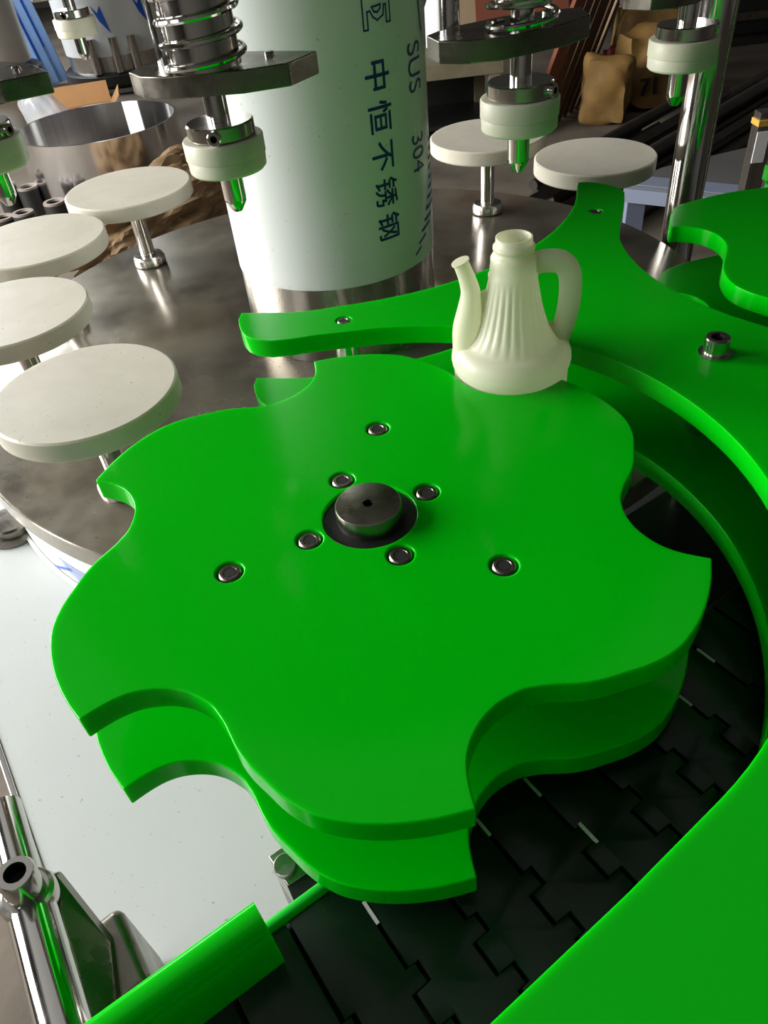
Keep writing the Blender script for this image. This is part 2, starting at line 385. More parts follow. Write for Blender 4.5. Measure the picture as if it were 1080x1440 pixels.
# ------------------------------------------------------------------ conveyor
PITCH = 0.0474; V0, V1 = 0.1705, 0.3555
def joint(u, gap):   # joint edge from V0 to V1 (list of (u,v))
    j = [(0, V0), (0, .2385), (.0068, .2388), (.0068, .2518), (-.0050, .2522), (-.0050, .2740), (.0068, .2744), (.0068, .2874), (0, .2878), (0, V1)]
    return [(u + a + gap, v) for a, v in j]
cv = thing('conveyor_chain', 'dark slat top conveyor chain running under the green star wheel', 'conveyor chain', (*uv(0, .26), BELT - 0.02))
def plate_mesh():
    a = joint(0, 0.0013); b_ = joint(PITCH, -0.0013)
    pts = [uv(x, y - .26) for x, y in a] + [uv(x, y - .26) for x, y in b_[::-1]]
    bm = prism(pts, 0.0135, 0.02)
    bmesh.ops.recalc_face_normals(bm, faces=bm.faces)
    top = [e for e in bm.edges if all(v_.co.z > 0.019 for v_ in e.verts)]
    bmesh.ops.bevel(bm, geom=top, offset=0.0012, segments=2, affect='EDGES', profile=0.5)
    return bm
me = None
for k in range(-7, 14):
    u = -0.1963 + k * PITCH
    o = obj('chain_plate', me if me else plate_mesh(), M['belt'], cv, (U.x * u, U.y * u, random.uniform(-0.0004, 0.0004)))
    me = o.data
    for v_ in (.193, .2635):
        pass
pm = tube([(*uv(0, -.087), 0), (*uv(0, .087), 0)], 0.003, 8)
pme = None
for k in range(-7, 15):
    u = -0.1963 + k * PITCH
    o = obj('hinge_pin', pme if pme else pm, M['chrome'], cv, (U.x * u, U.y * u, 0.0095)); pme = o.data
# pale slips standing in for light that passes through the joint gaps
kn = box(-0.0012, 0.0012, -0.0085, 0.0085, 0, 0.0015, None, Matrix.Rotation(math.atan2(V.x, -V.y) , 4, 'Z'))
kme = None
for k, vs in ((1, (.198,)), (2, ()), (3, (.198,)), (4, (.198, .2455)), (7, (.215,)), (8, (.2,))):
    for v_ in vs:
        x, y = uv(-0.1963 + k * PITCH + (0.0068 if abs(v_ - .2455) < .001 else 0), v_ - .26)
        o = obj('gap_light_slip', kme if kme else kn, M['gap_light'], cv, (x, y, 0.0185)); kme = o.data
cf = thing('conveyor_bed', 'steel conveyor frame with a thin green edge strip beside the chain', 'conveyor', (*uv(0, .26), DECK))
def cl(o):
    x, y = uv(0, .26); o.location.x -= x; o.location.y -= y; o.location.z -= DECK; return o
cl(obj('slide_bed', uvprism(-.6, .5, V0 + 0.002, V1, -0.19, BELT - 0.015), M['black'], cf))
cl(obj('side_rail', uvprism(-.6, .5, .1635, .1695, -0.27, -0.137), M['darksteel'], cf, bevel=0.001))
cl(obj('side_rail', uvprism(-.6, .5, V1 + .004, V1 + .02, -0.27, -0.137), M['darksteel'], cf, bevel=0.001))
s0 = uv(-.5, .1655); s1 = uv(.02, .1655)
cl(obj('edge_strip', tube([(*s0, BELT - .002), (*s1, BELT - .002)], 0.0048, 14), M['green_strip'], cf))
for u in (-.45, .1, .4): cl(obj('leg', uvprism(u, u + .04, .2, .32, DECK, -0.19), M['darksteel'], cf))
cl(obj('deck_shade_plate', uvprism(.055, .62, .004, .160, -.2, -.188), M['black'], cf))  # black plate added to darken the shaded deck beside the chain
# frame foot bracket with a bolt, seen left of the strip
fbz = -0.205
fbp = [tuple(atz(*q, fbz)[:2]) for q in ((377, 1204), (405, 1246), (442, 1221), (414, 1179))]
br = cl(obj('foot_bracket', prism(fbp, fbz - .05, fbz), M['brushed'], cf, bevel=0.001))
bo = obj('bracket_bolt', lathe([(0.0095, 0), (0.0095, 0.004), (0.0085, 0.005), (0, 0.005)], 32), M['brushed'], br, ang=12)
q = atz(402, 1219, fbz); bo.location = (q[0], q[1], fbz)
pdp = [tuple(atz(*q, fbz - .001)[:2]) for q in ((404, 1246), (415, 1270), (462, 1240), (442, 1221))]
cl(obj('bracket_pad', prism(pdp, fbz - .04, fbz - .001), M['black'], cf))
cl(obj('bracket_leg', prism(fbp, DECK, fbz - .0505), M['dull'], cf))

# ------------------------------------------------------------------ green rail block and its clamp
rb = thing('rail_block', 'green plastic guide rail block above the chain, lower left', 'guide rail', (*uv(-.4, .178), BELT))
prof = [(.165, -.118), (.165, -.083), (.1662, -.0805), (.170, -.0792), (.175, -.0790), (.180, -.0802), (.1845, -.0830), (.1882, -.0875), (.1905, -.0935), (.1915, -.1005), (.1922, -.118)]
bm = bmesh.new()
ends = []
for u in (-.66, -.2085):
    ends.append([bm.verts.new((*uv(u + .4, v_ - .178), z - BELT)) for v_, z in prof])
n = len(prof)
bm.faces.new(ends[0]); bm.faces.new(ends[1][::-1])
for i in range(n): j = (i + 1) % n; bm.faces.new((ends[0][i], ends[1][i], ends[1][j], ends[0][j]))
obj('rail_body', bm, M['green'], rb, ang=60)

rc = thing('rail_clamp', 'polished steel rail clamp with socket screw, bottom left corner', 'clamp', (*uv(-.3, 0), DECK))
ro = Vector((*uv(-.3, 0), DECK))
def P3(px, py, z): return Vector(atz(px, py, z)) - ro
rodA = P3(42, 1268, -0.17); rodB = P3(98, 1470, -0.17)
dr = (rodB - rodA).normalized()
obj('rod', tube([rodA - dr * .012, rodB + dr * .15], 0.0175, 32), M['chrome'], rc)
st = P3(28, 1198, -0.17)
obj('rod_end', tube([rodA - dr * 0.09, rodA + dr * 0.0], 0.0135, 28), M['chrome'], rc)
hB = P3(42, 1262, -0.165); hF = P3(20.5, 1227, -0.128); ax = (hF - hB).normalized(); hL_ = (hF - hB).length
rodA0 = rodA; rodA = hB
hd = obj('clamp_head', lathe([(0.015, -0.026), (0.0195, -0.014), (0.0205, 0.004), (0.0190, 0.0075), (0.0160, 0.0085), (0.0160, 0.011), (0, 0.011)], 40, None, tuple(rodA), axis=ax), M['steel'], rc)
sc = obj('socket_screw', lathe([(0.0132, 0.011), (0.0136, hL_ - .0025), (0.0122, hL_), (0.0078, hL_)], 36, None, tuple(rodA), cap=False, axis=ax), M['steel'], rc)
obj('hex_socket', lathe([(0.0081, hL_ + .0001), (0.0074, hL_ - .011), (0, hL_ - .0115)], 6, None, tuple(rodA), cap=False, axis=ax), M['hole'], sc)
# bracket plate: sloping web and an upright rounded post
a, b_, c_ = P3(72, 1240, -0.19), P3(148, 1330, -0.25), P3(205, 1440, -0.30)
def slab(pts, th, bm=None):
    bm = bm or bmesh.new(); P = [Vector(p) for p in pts]; nrm = (P[1] - P[0]).cross(P[2] - P[0]).normalized() * th / 2
    A = [bm.verts.new(p + nrm) for p in P]; B = [bm.verts.new(p - nrm) for p in P]; n = len(P)
    bm.faces.new(A); bm.faces.new(B[::-1])
    for i in range(n): j = (i + 1) % n; bm.faces.new((A[j], A[i], B[i], B[j]))
    return bm
zt = -0.215
p0 = P3(125, 1300, zt); p1 = P3(166, 1268, zt); p2 = P3(215, 1378, zt); p3 = P3(150, 1440, zt)
post = [(p.x, p.y) for p in (p0, p1, p2, p3)]
obj('mount_post', prism(post, 0.0, zt - DECK), M['dull'], rc, bevel=0.009, segs=5)
obj('clamp_web', slab([P3(62, 1232, -0.18), P3(82, 1226, -0.18), P3(158, 1322, -0.212), P3(170, 1420, -0.212), P3(118, 1440, -0.19), P3(70, 1300, -0.18)], 0.014), M['dull'], rc, bevel=0.002)

# ------------------------------------------------------------------ turret
tt = thing('turret_table', 'large round stained steel turret table below the white discs', 'rotary table', (T.x, T.y, DECK))
TR = 0.612
obj('table_top', lathe([(TR - .003, -0.233 - DECK), (TR, -0.230 - DECK), (TR, -0.2025 - DECK), (TR - 0.0012, -0.2008 - DECK), (TR - 0.004, -0.2 - DECK), (0.05, -0.2 - DECK)], 160), M['table'], tt)
dm = obj('base_drum', lathe([(0.598, 0.0005), (0.598, -0.233 - DECK)], 160), M['film'], tt)
obj('weld_rim', lathe([(0.599, 0.001), (0.604, 0.001), (0.604, 0.006), (0.599, 0.008)], 160, cap=False), M['film'], dm)
bm = bmesh.new()
def drum_patch(bm, a0, a1, z0, z1, r):
    n = max(1, int(abs(a1 - a0) / 1.0)); vs = []
    for i in range(n + 1):
        a = R_(a0 + (a1 - a0) * i / n); vs.append((bm.verts.new((r * math.cos(a), r * math.sin(a), z0)), bm.verts.new((r * math.cos(a), r * math.sin(a), z1))))
    for (p, q), (s, t_) in zip(vs, vs[1:]): bm.faces.new((p, s, t_, q))
for k in range(8): drum_patch(bm, -134 + 0.35 * k, -127.5, DECK * -1 - .285 - k * .0052 - .0, DECK * -1 - .2835 - k * .0052, 0.5988)
for k in range(8): drum_patch(bm, -138.8 + .9 * k, -137.9 + .9 * k, -DECK - .352 + .0045 * k + .022, -DECK - .3475 + .0045 * k + .022, 0.5988)
obj('printed_marks', bm, M['inkblue'], dm, recalc=False)

cyl = thing('turret_column', 'round steel column wrapped in white film with blue printing', 'column', (T.x, T.y, -0.2))
CR = 0.1535
obj('steel_tube', lathe([(CR, 0.0005), (CR, 0.72)], 128), M['brushed'], cyl)
fm = obj('film_wrap', lathe([(0.1542, 0.1185), (0.155, 0.119), (0.155, 0.70)], 128, cap=False), M['film'], cyl)
def wrap_text(body, theta0, z0, size, m, name, rad=0.1556, parent=None, stretch=1.0, spacing=1.0, bold=0.0):
    """letters run down the column with their tops turned to the right"""
    c = bpy.data.curves.new('txt', 'FONT'); c.body = body; c.size = size; c.space_character = spacing; c.fill_mode = 'FRONT'
    o = bpy.data.objects.new('txt', c); COL.objects.link(o)
    dg = bpy.context.evaluated_depsgraph_get(); dg.update()
    me = bpy.data.meshes.new_from_object(o.evaluated_get(dg)); bpy.data.objects.remove(o); bpy.data.curves.remove(c)
    bm = bmesh.new(); bm.from_mesh(me); bpy.data.meshes.remove(me)
    bmesh.ops.remove_doubles(bm, verts=bm.verts, dist=1e-6)
    for it in range(4):
        le = [e for e in bm.edges if e.calc_length() > 0.006]
        if not le: break
        bmesh.ops.subdivide_edges(bm, edges=le, cuts=1); bmesh.ops.triangulate(bm, faces=bm.faces)
    if bold:
        base = list(bm.faces)
        for dx, dy in ((bold, 0), (-bold, 0), (0, bold), (0, -bold)):
            g = bmesh.ops.duplicate(bm, geom=base)['geom']
            for v in g:
                if isinstance(v, bmesh.types.BMVert): v.co.x += dx; v.co.y += dy
    for v in bm.verts:
        a = R_(theta0) + v.co.y / rad; z = z0 - v.co.x * stretch
        v.co = (rad * math.cos(a), rad * math.sin(a), z + 0.2)
    return obj(name, bm, m, parent, recalc=False)
for i, ch in enumerate('中恒不锈钢'):
    wrap_text(ch, -64.0, 0.1985 - i * 0.0467, 0.0390, M['ink'], 'printed_character', parent=fm, bold=0.0005)
wrap_text('SUS', -37.6, 0.2030, 0.0490, M['ink'], 'printed_lettering', parent=fm, spacing=1.0, stretch=0.74)
wrap_text('304', -37.9, 0.0965, 0.0470, M['ink'], 'printed_lettering', parent=fm, spacing=1.0, stretch=0.74)
# outlined emblem at the top of the printing
def cyl_path(path, wd, bm, rad=0.1556, closed=True):
    n = len(path); L = []; rng = range(n if closed else n - 1)
    for i in rng:
        a = Vector(path[i]); b_ = Vector(path[(i + 1) % n]); t = (b_ - a); ln = t.length
        if ln < 1e-6: continue
        t /= ln; nn = Vector((-t.y, t.x)) * wd / 2; k = max(1, int(ln / 0.006)); prev = None
        for s in range(k + 1):
            c = a - t * wd / 2 + t * (ln + wd) * s / k; pr = []
            for q in (c + nn, c - nn):
                an = q.x / rad; pr.append(bm.verts.new((rad * math.cos(an), rad * math.sin(an), q.y + 0.2)))
            if prev: bm.faces.new((prev[0], prev[1], pr[1], pr[0]))
            prev = pr
th = lambda d: R_(d) * 0.1556
bm = bmesh.new(); zb = 0.228; L, Rr = th(-63.6), th(-48.8); wd = Rr - L
cyl_path([(L, zb), (L + .006, zb), (L + .006, zb + .018), (L + .010, zb + .0185), (L + .014, zb + .012), (L + wd / 2, zb + .008), (Rr - .011, zb + .012), (Rr - .009, zb + .022), (Rr - .006, zb + .022), (Rr - .006, zb + .004), (Rr, zb + .004), (Rr, zb + .10), (L, zb + .10)], 0.0021, bm)
cyl_path([(L + .013, zb + .022), (L + .016, zb + .017), (L + .021, zb + .016), (L + .025, zb + .019), (L + .026, zb + .023)], 0.0022, bm)
cyl_path([(L + .013, zb + .031), (L + .016, zb + .034), (L + .021, zb + .035), (L + .025, zb + .032), (L + .026, zb + .029)], 0.0022, bm)
obj('printed_emblem', bm, M['ink'], fm, recalc=False)
# diagonal hatch marks of the large printed ring
HT = [(-40.2, -.0655, -35.3, -.0595), (-36.4, -.0524, -28.8, -.0464), (-32.4, -.0382, -22.5, -.0345), (-28.3, -.0263, -15.8, -.0252), (-25.4, -.0125, -9.0, -.0135), (-22.6, .0005, -3.0, -.002),
      (-19.9, .0124, 3, .009), (-18.1, .0246, 7, .020), (-16.5, .037, 10, .031), (-15.2, .049, 12, .042), (-14.2, .061, 14, .053), (-13.4, .073, 15, .064)]
for i, (a0_, z0_, a1_, z1_) in enumerate(HT):
    wd_ = .0032 + .0022 * min(3, i) / 3
    bm = bmesh.new(); cyl_path([(th(a0_), z0_), (th(a1_), z1_)], wd_, bm, closed=False)
    obj('printed_hatch', bm, M['ink'], fm, recalc=False)
bm = bmesh.new(); cyl_path([(th(-30), 0.33), (th(-21), 0.21)], 0.004, bm, closed=False); obj('printed_line', bm, M['ink'], fm, recalc=False)

# turret head plate above the frame carries the capping heads
hp = thing('overhead_carrier', 'round steel head plate on the film wrapped column', 'head plate', (T.x, T.y, 0.5205))
obj('head_disc', lathe([(0.60, 0), (0.60, 0.03), (0, 0.03)], 96), M['dull'], hp)

# bottle stands: white disc on a rod with a collar, standing on the turret table
ST = [('D1', (-0.318, 0.333), .1074, 'nearest white nylon disc on a rod, left of the green wheel'),
      ('D2', (-0.480, 0.572), .1115, 'second nearest white nylon disc at the left edge, on a hidden rod'),
      ('D3', (-0.516, 0.843), .1165, 'white nylon disc at the left edge, third from the front, grey streak across'),
      ('D4', (-0.398, 1.065), .1180, 'white nylon disc on a bare rod before the shiny steel ring'),
      ('D5', (0.299, 1.130), .1130, 'white nylon disc right of the film column, on a visible rod'),
      ('D6', (0.453, 0.933), .1050, 'white nylon disc behind the tip of the green guide arm')]
for nm, (x, y), rr, lab in ST:
    s = thing('bottle_stand', lab, 'bottle stand', (x, y, -0.2), random.uniform(0, 6), 'white disc bottle stands on the turret')
    obj('disc', lathe([(rr - .002, 0.124), (rr, 0.1262), (rr, 0.1478), (rr - .0025, 0.15), (0, 0.15)], 96), M['nylon'], s)
    obj('rod', lathe([(0.0142, 0.001), (0.0142, 0.1238)], 28), M['chrome'], s)
    obj('collar', lathe([(0.029, 0.0004), (0.031, 0.002), (0.031, 0.013), (0.0275, 0.019), (0.0150, 0.0205)], 40), M['brushed'], s)

# ------------------------------------------------------------------ capping heads
def capping_head(loc, rz, label, screw_a, barrel=0.0275, bz=0.118):
    t = thing('capping_head', label, 'capping head', (loc[0], loc[1], 0.157), rz, 'capping heads hanging from the turret')
    obj('pin', lathe([(0.0, 0), (0.0042, 0.0002), (0.0094, 0.0085), (0.0096, 0.0098), (0.0088, 0.0102), (0.0088, 0.0112), (0.0097, 0.0116), (0.0097, 0.0355)], 36), M['chrome'], t)
    ck = obj('chuck', lathe([(0.0105, 0.0356), (0.0310, 0.0356), (0.0330, 0.0376), (0.0335, 0.0470), (0.0332, 0.0476), (0.0342, 0.0480), (0.0342, 0.0612), (0.0334, 0.0624), (0.0105, 0.0624)], 64), M['chuck'], t)
    co = obj('collar', lathe([(0.0270, 0.0626), (0.0285, 0.0636), (0.0285, 0.0735), (0.0272, 0.0746), (0.0098, 0.0746)], 56), M['steel'], t)
    a = screw_a - rz; d = Vector((math.cos(a), math.sin(a), 0))
    sc = obj('clamp_screw', lathe([(0.0056, -0.004), (0.0056, 0.0048), (0.0050, 0.0055), (0.0028, 0.0055)], 24, None, tuple(d * 0.028 + Vector((0, 0, 0.0685))), cap=False, axis=d), M['chrome'], co)
    obj('hex_socket', lathe([(0.003, 0.0055), (0.0026, 0.001), (0, 0.0008)], 6, None, tuple(d * 0.028 + Vector((0, 0, 0.0685))), cap=False, axis=d), M['hole'], sc)
    obj('spindle', lathe([(0.0095, 0.0747), (0.0095, 0.36)], 32), M['chrome'], t)
    pl = [(-.004, -.066), (-.016, -.03), (-.017, .03), (-.006, .055), (.013, .071), (.042, .066), (.056, .04), (.058, -.02), (.052, -.04), (.034, -.084)]
    lv = obj('lever_plate', prism([(e, q_) for e, q_ in pl], 0.0958, 0.1125), M['dull'], t, bevel=0.0012)
    obj('lever_screw', lathe([(0.004, 0.1125), (0.004, 0.115), (0.003, 0.116), (0, 0.1162)], 16, None, (0.03, -0.045, 0)), M['steel'], lv)
    obj('guide_rod', lathe([(0.0085, 0.1125), (0.0085, 0.36)], 24, None, (0.040, 0.045, 0)), M['chrome'], t)
    obj('barrel', lathe([(barrel - .002, bz), (barrel, bz + .001), (barrel, 0.36)], 48), M['steel'], t)
    path = []
    turns = 4
    for i in range(turns * 28 + 1):
        a = 2 * PI * i / 28; path.append(((barrel + .0042) * math.cos(a), (barrel + .0042) * math.sin(a), 0.1155 + 0.0155 * max(0, i / 28 - 0.25)))
    obj('spring', tube(path, 0.0024, 8), M['chrome'], t)
    return t
HD = [((335, 296), 'capping head hanging in front of the left side of the film column', -95, .0275, .1135),
      ((728, 241), 'capping head hanging right of the column, above the bottle', -42, .0235, .128),
      ((948, 148), 'capping head with its nylon chuck in front of the steel post', 5, .0235, .128),
      ((15, 288), 'capping head half cut by the left edge of the photo', -20, .0275, .1135),
      ((121, 84), 'farthest capping head, in front of the far film wrapped tank', -100, .0275, .1135)]
for (px, py), lab, sa, br_, bz in HD:
    q = atz(px, py, 0.157); rz = math.atan2(T.y - q[1], T.x - q[0])
    capping_head(q, rz, lab, R_(sa), br_, bz)

# ------------------------------------------------------------------ bottle
BX, BY = 0.1527, 0.2006
bt = thing('bottle', 'empty translucent plastic bottle with spout and handle in a star pocket', 'bottle', (BX, BY, BELT))
prof = [(0, 0.0006), (.048, 0.0006), (.0535, .006), (.0545, .012), (.0545, .088), (.0550, .094), (.0552, .105), (.0553, .1255), (.0570, .1290), (.0577, .1330), (.0572, .138), (.0552, .1435), (.0520, .1480), (.0480, .1502), (.0450, .1510), (.0425, .1535), (.0385, .1580),
        (.0340, .165), (.0305, .174), (.0270, .186), (.0250, .195), (.0230, .206), (.0222, .2125), (.0226, .2165), (.0212, .2185), (.0212, .224), (.0206, .226), (.0206, .2325), (.0190, .2355), (.0172, .2375), (.0172, .2395), (.0186, .2405), (.0186, .2428), (.0170, .2440), (.0163, .2455), (.0163, .2505), (.0150, .2510), (.0145, .2505), (.0145, .226)]
bm = bmesh.new(); NB = 160; rings = []
for i, (r, z) in enumerate(prof):
    if r == 0: rings.append([bm.verts.new((0, 0, z))]); continue
    rg = []
    for k in range(NB):
        a = 2 * PI * k / NB; rr = r
        amp = max(0, min(1, (z - .152) / .012)) * max(0, min(1, (.211 - z) / .008))
        if amp > 0: rr = r + amp * (0.0016 * (abs(math.cos(a * 13)) ** 0.8) - 0.0008)
        rg.append(bm.verts.new((rr * math.cos(a), rr * math.sin(a), z)))
    rings.append(rg)
# finer rings where the ribs run
for a, b_ in zip(rings, rings[1:]):
    for i in range(NB):
        j = (i + 1) % NB
        if len(a) == 1: bm.faces.new((a[0], b_[j], b_[i]))
        else: bm.faces.new((a[i], a[j], b_[j], b_[i]))
obj('body', bm, M['bottle'], bt, ang=60, recalc=False)
ld = Vector((-0.997, 0.077, 0)); rd = -ld
def bp_(o, z, d): return (d.x * o, d.y * o, z - BELT)
sp = catmull([bp_(.043, .020, ld), bp_(.0425, .040, ld), bp_(.0395, .060, ld), bp_(.0385, .076, ld), bp_(.0415, .090, ld), bp_(.0455, .1015, ld), bp_(.0475, .107, ld)], 5)
rs = [Vector((x, 0, 0)) for x in (.0135, .0135, .0115, .0092, .0078, .0072, .0070)]
rs = [v.x for v in catmull(rs, 5)]
bm = tube(sp, rs, 24)
spt = obj('spout', bm, M['bottle'], bt, ang=50)
e0, e1 = sp[-3], sp[-1]
obj('spout_lip', tube([e0 + (e1 - e0) * 0.35, e1 + (e1 - e0) * 0.25], [.0084, .0084], 24), M['bottle'], spt)
obj('spout_web', slab([bp_(.015, .082, ld), bp_(.035, .074, ld), bp_(.034, .030, ld), bp_(.020, .030, ld)], 0.006), M['bottle'], bt, bevel=0.0015)
hp_ = catmull([bp_(.016, .0990, rd), bp_(.028, .1010, rd), bp_(.042, .0990, rd), bp_(.0500, .0900, rd), bp_(.0525, .0770, rd), bp_(.0525, .058, rd), bp_(.0500, .040, rd), bp_(.0455, .024, rd), bp_(.042, .012, rd)], 6)
obj('handle', tube(hp_, [.0104] * len(hp_), 20, flat=0.8), M['bottle'], bt, ang=50)
obj('handle_web', slab([bp_(.025, .045, rd), bp_(.034, .0395, rd), bp_(.046, .0415, rd), bp_(.048, .018, rd), bp_(.030, .016, rd)], 0.007), M['bottle'], bt, bevel=0.002)
ca = math.atan2(-0.441 - BY, 0.0115 - BX)
bm = bmesh.new()
for i, (da, h) in enumerate(((-.17, .009), (-.09, .006), (-.03, .007), (.03, .007), (.09, .009), (.26, .005), (.34, .006), (.40, .006))):
    a = ca + 0.10 + da * 0.9; mt = Matrix.Rotation(a, 4, 'Z') @ Matrix.Translation((0.0577, 0, .1175))
    box(-.001, .0009, -.0006, .0006, -h / 2, h / 2, bm, mt)
obj('embossed_marks', bm, M['bottle'], bt)

# ------------------------------------------------------------------ steel post on the right
pq = atz(953, 330, -0.2)
pt = thing('support_post', 'thick polished steel post at the right, beyond the guide arm', 'post', (pq[0], pq[1], DECK))
obj('tube', lathe([(0.0295, 0.001), (0.0295, 0.9)], 48), M['chrome'], pt)
obj('flange', lathe([(0.044, 0.0002), (0.044, 0.012), (0.0296, 0.014)], 40), M['steel'], pt)
obj('seam_strip', box(-0.003, 0.003, -0.0315, -0.0293, 0.015, 0.89, None, Matrix.Rotation(R_(48), 4, 'Z')), M['dull'], pt)

# ------------------------------------------------------------------ background, left
rgc = (-1.30, 4.15)
rg = thing('steel_ring', 'shiny open stainless steel ring standing on the floor, upper left', 'steel ring', (*rgc, FLOOR))
RR = 0.435; RT = 0.345
bm = lathe([(RR, 0.0005), (RR, RT), (RR - .012, RT), (RR - .012, 0.0005)], 128, cap=False)
obj('ring_wall', bm, M['ring'], rg)
obj('weld_seam', box(RR - .001, RR + .003, -.006, .006, 0.01, RT - .002, None, Matrix.Rotation(R_(-70), 4, 'Z')), M['steel'], rg)
obj('inner_lining', box(RR - .018, RR - .0125, -.05, .05, 0.01, RT - .002, None, Matrix.Rotation(R_(75), 4, 'Z')), M['film'], rg)

def frame_from(o, xdir):  # rotation about z that maps +x to xdir
    return math.atan2(xdir[1], xdir[0])
# open cardboard box
bc = aty(112, 165, 5.25)
bx = thing('cardboard_box', 'open brown cardboard box behind the shiny steel ring', 'box', (bc[0], 5.35, FLOOR), R_(12))
hw, hd, hh = .20, .16, .16
for nm, a in (('front_panel', (-hw, hw, -hd, -hd + .008)), ('back_panel', (-hw, hw, hd - .008, hd)), ('side_panel', (-hw, -hw + .008, -hd, hd)), ('side_panel', (hw - .008, hw, -hd, hd))):
    obj(nm, box(*a, 0.001, hh), M['card'], bx)
obj('bottom_panel', box(-hw, hw, -hd, hd, 0.0005, .008), M['card'], bx)
def flap(p, axis, ln, wid, ang, rz):
    mt = Matrix.Translation(p) @ Matrix.Rotation(rz, 4, 'Z') @ Matrix.Rotation(ang, 4, 'Y')
    return obj('flap', box(0, ln, -wid / 2, wid / 2, 0, .006, None, mt), M['card'], bx)
flap((0, -hd, hh), 0, .13, 2 * hw, R_(62), -PI / 2)
flap((0, hd, hh), 0, .13, 2 * hw, R_(-75), PI / 2)
flap((-hw, 0, hh), 0, .15, 2 * hd, R_(10), PI)
flap((hw, 0, hh), 0, .12, 2 * hd, R_(-50), 0)
# tape roll in a bag
tq = aty(45, 140, 5.0)
tp = thing('tape_roll', 'white roll lying beside the cardboard box', 'tape roll', (tq[0] - .03, 4.86, FLOOR + .0), 0)
obj('roll_body', lathe([(.04, -.055), (.085, -.055), (.085, .055), (.04, .055), (.04, -.055)], 40, None, (0, 0, .09 + .0), cap=False, axis=(.55, -.75, .35)), M['white'], tp)
obj('stand_block', box(-.10, .10, -.05, .12, 0.0, .02), M['card'], tp)
bq = aty(72, 105, 5.05)
bm = bmesh.new(); bmesh.ops.create_icosphere(bm, subdivisions=4, radius=1)
rnd = random.Random(3)
offs = [(Vector((rnd.uniform(-1, 1), rnd.uniform(-1, 1), rnd.uniform(-1, 1))).normalized(), rnd.uniform(4, 9), rnd.uniform(0, 6)) for _ in range(9)]
def crumple(bm, sx, sy, sz, amp):
    for v in bm.verts:
        n = v.co.normalized(); d = sum(abs(math.sin(n.dot(o_) * fr + ph)) for o_, fr, ph in offs) / 9 - .5
        v.co = Vector((n.x * sx, n.y * sy, n.z * sz)) * (1 + amp * d)
crumple(bm, .14, .09, .20, .30)
for v in bm.verts:
    v.co.x -= .35 * v.co.z; v.co.z = max(v.co.z, -.19)
tag(obj('plastic_bag', bm, M['bag'], None, (bq[0] - .10, 5.05, FLOOR + .1905), ang=60), 'crumpled clear plastic bag above the white roll', 'bag')
# kraft paper bundle
bm = bmesh.new(); bmesh.ops.create_icosphere(bm, subdivisions=5, radius=1)
offs = [(Vector((rnd.uniform(-1, 1), rnd.uniform(-1, 1), rnd.uniform(-1, 1))).normalized(), rnd.uniform(3, 12), rnd.uniform(0, 6)) for _ in range(12)]
crumple(bm, .42, .17, .16, .9)
for v in bm.verts:
    v.co.z = max(v.co.z + .10 * v.co.x, -.13)
kq = aty(255, 300, 3.3)
tag(obj('kraft_paper', bm, M['kraft'], None, (kq[0] - .02, 3.25, FLOOR + .132), (0, 0, R_(42)), ang=14), 'crumpled brown kraft paper behind the turret table', 'paper')
# black pipe stubs
for i, (px, py) in enumerate(((76, 284), (32, 299), (4, 306), (38, 263), (6, 260), (60, 318))):
    q = aty(px, py, 3.55 if i < 3 else 3.85)
    h = q[2] - FLOOR
    s = thing('pipe_stub', ['black pipe stub standing nearest the shiny ring', 'black pipe stub standing left of the one nearest the ring', 'black pipe stub at the left edge of the photo',
                            'black pipe stub behind the front row, near the ring', 'black pipe stub behind the front row at the left edge', 'black pipe stub half hidden behind a white disc'][i], 'pipe', (q[0], q[1], FLOOR), 0, 'black pipe stubs on the floor')
    obj('pipe_wall', lathe([(.055, 0.0), (.055, h - .006), (.030, h - .006), (.030, 0.0), (.055, 0)], 28, cap=False), M['blackpipe'], s)
    obj('pipe_rim', lathe([(.055, h - .006), (.053, h + .004), (.036, h + .004), (.030, h - .02)], 28, cap=False), M['rim'], s)

# far film wrapped tank with a dark disc
ct = aty(158, 30, 7.0); cz = lambda py: aty(158, py, 7.0)[2] - FLOOR
ft = thing('film_tank', 'far round tank wrapped in white film with blue arrows, upper left', 'tank', (ct[0], 7.0, FLOOR))
obj('base_drum', lathe([(.40, 0.001), (.40, cz(112))], 64), M['film'], ft)
obj('table_disc', lathe([(.47, cz(108)), (.49, cz(104)), (.49, cz(92)), (.46, cz(88))], 64), M['darksteel'], ft)
obj('steel_band', lathe([(.425, cz(88) + .001), (.425, cz(62))], 64), M['brushed'], ft)
tf = obj('film_wrap', lathe([(.437, cz(66)), (.437, 2.2)], 64, cap=True), M['film'], ft)
for px in (155, 182, 122):
    q = aty(px, 62, 6.46); obj('rod', lathe([(.033, cz(88)), (.033, cz(88) + .24)], 20, None, (q[0] - ct[0], -.44, 0)), M['steel'], ft)
for px, py, fl in ((140, 25, 1), (212, 12, 1)):
    q = aty(px, py, 6.57); a = math.atan2(-.43, q[0] - ct[0]); z = q[2] - FLOOR
    bm = bmesh.new(); rr = .440
    def cp(da, dz_): return (rr * math.cos(a + da), rr * math.sin(a + da), z + dz_)
    bm.faces.new([bm.verts.new(cp(*p)) for p in ((-.12, .09), (-.02, .03), (.05, .08), (.13, -.11), (-.02, -.02))])
    obj('printed_arrow', bm, M['inkblue'], tf)
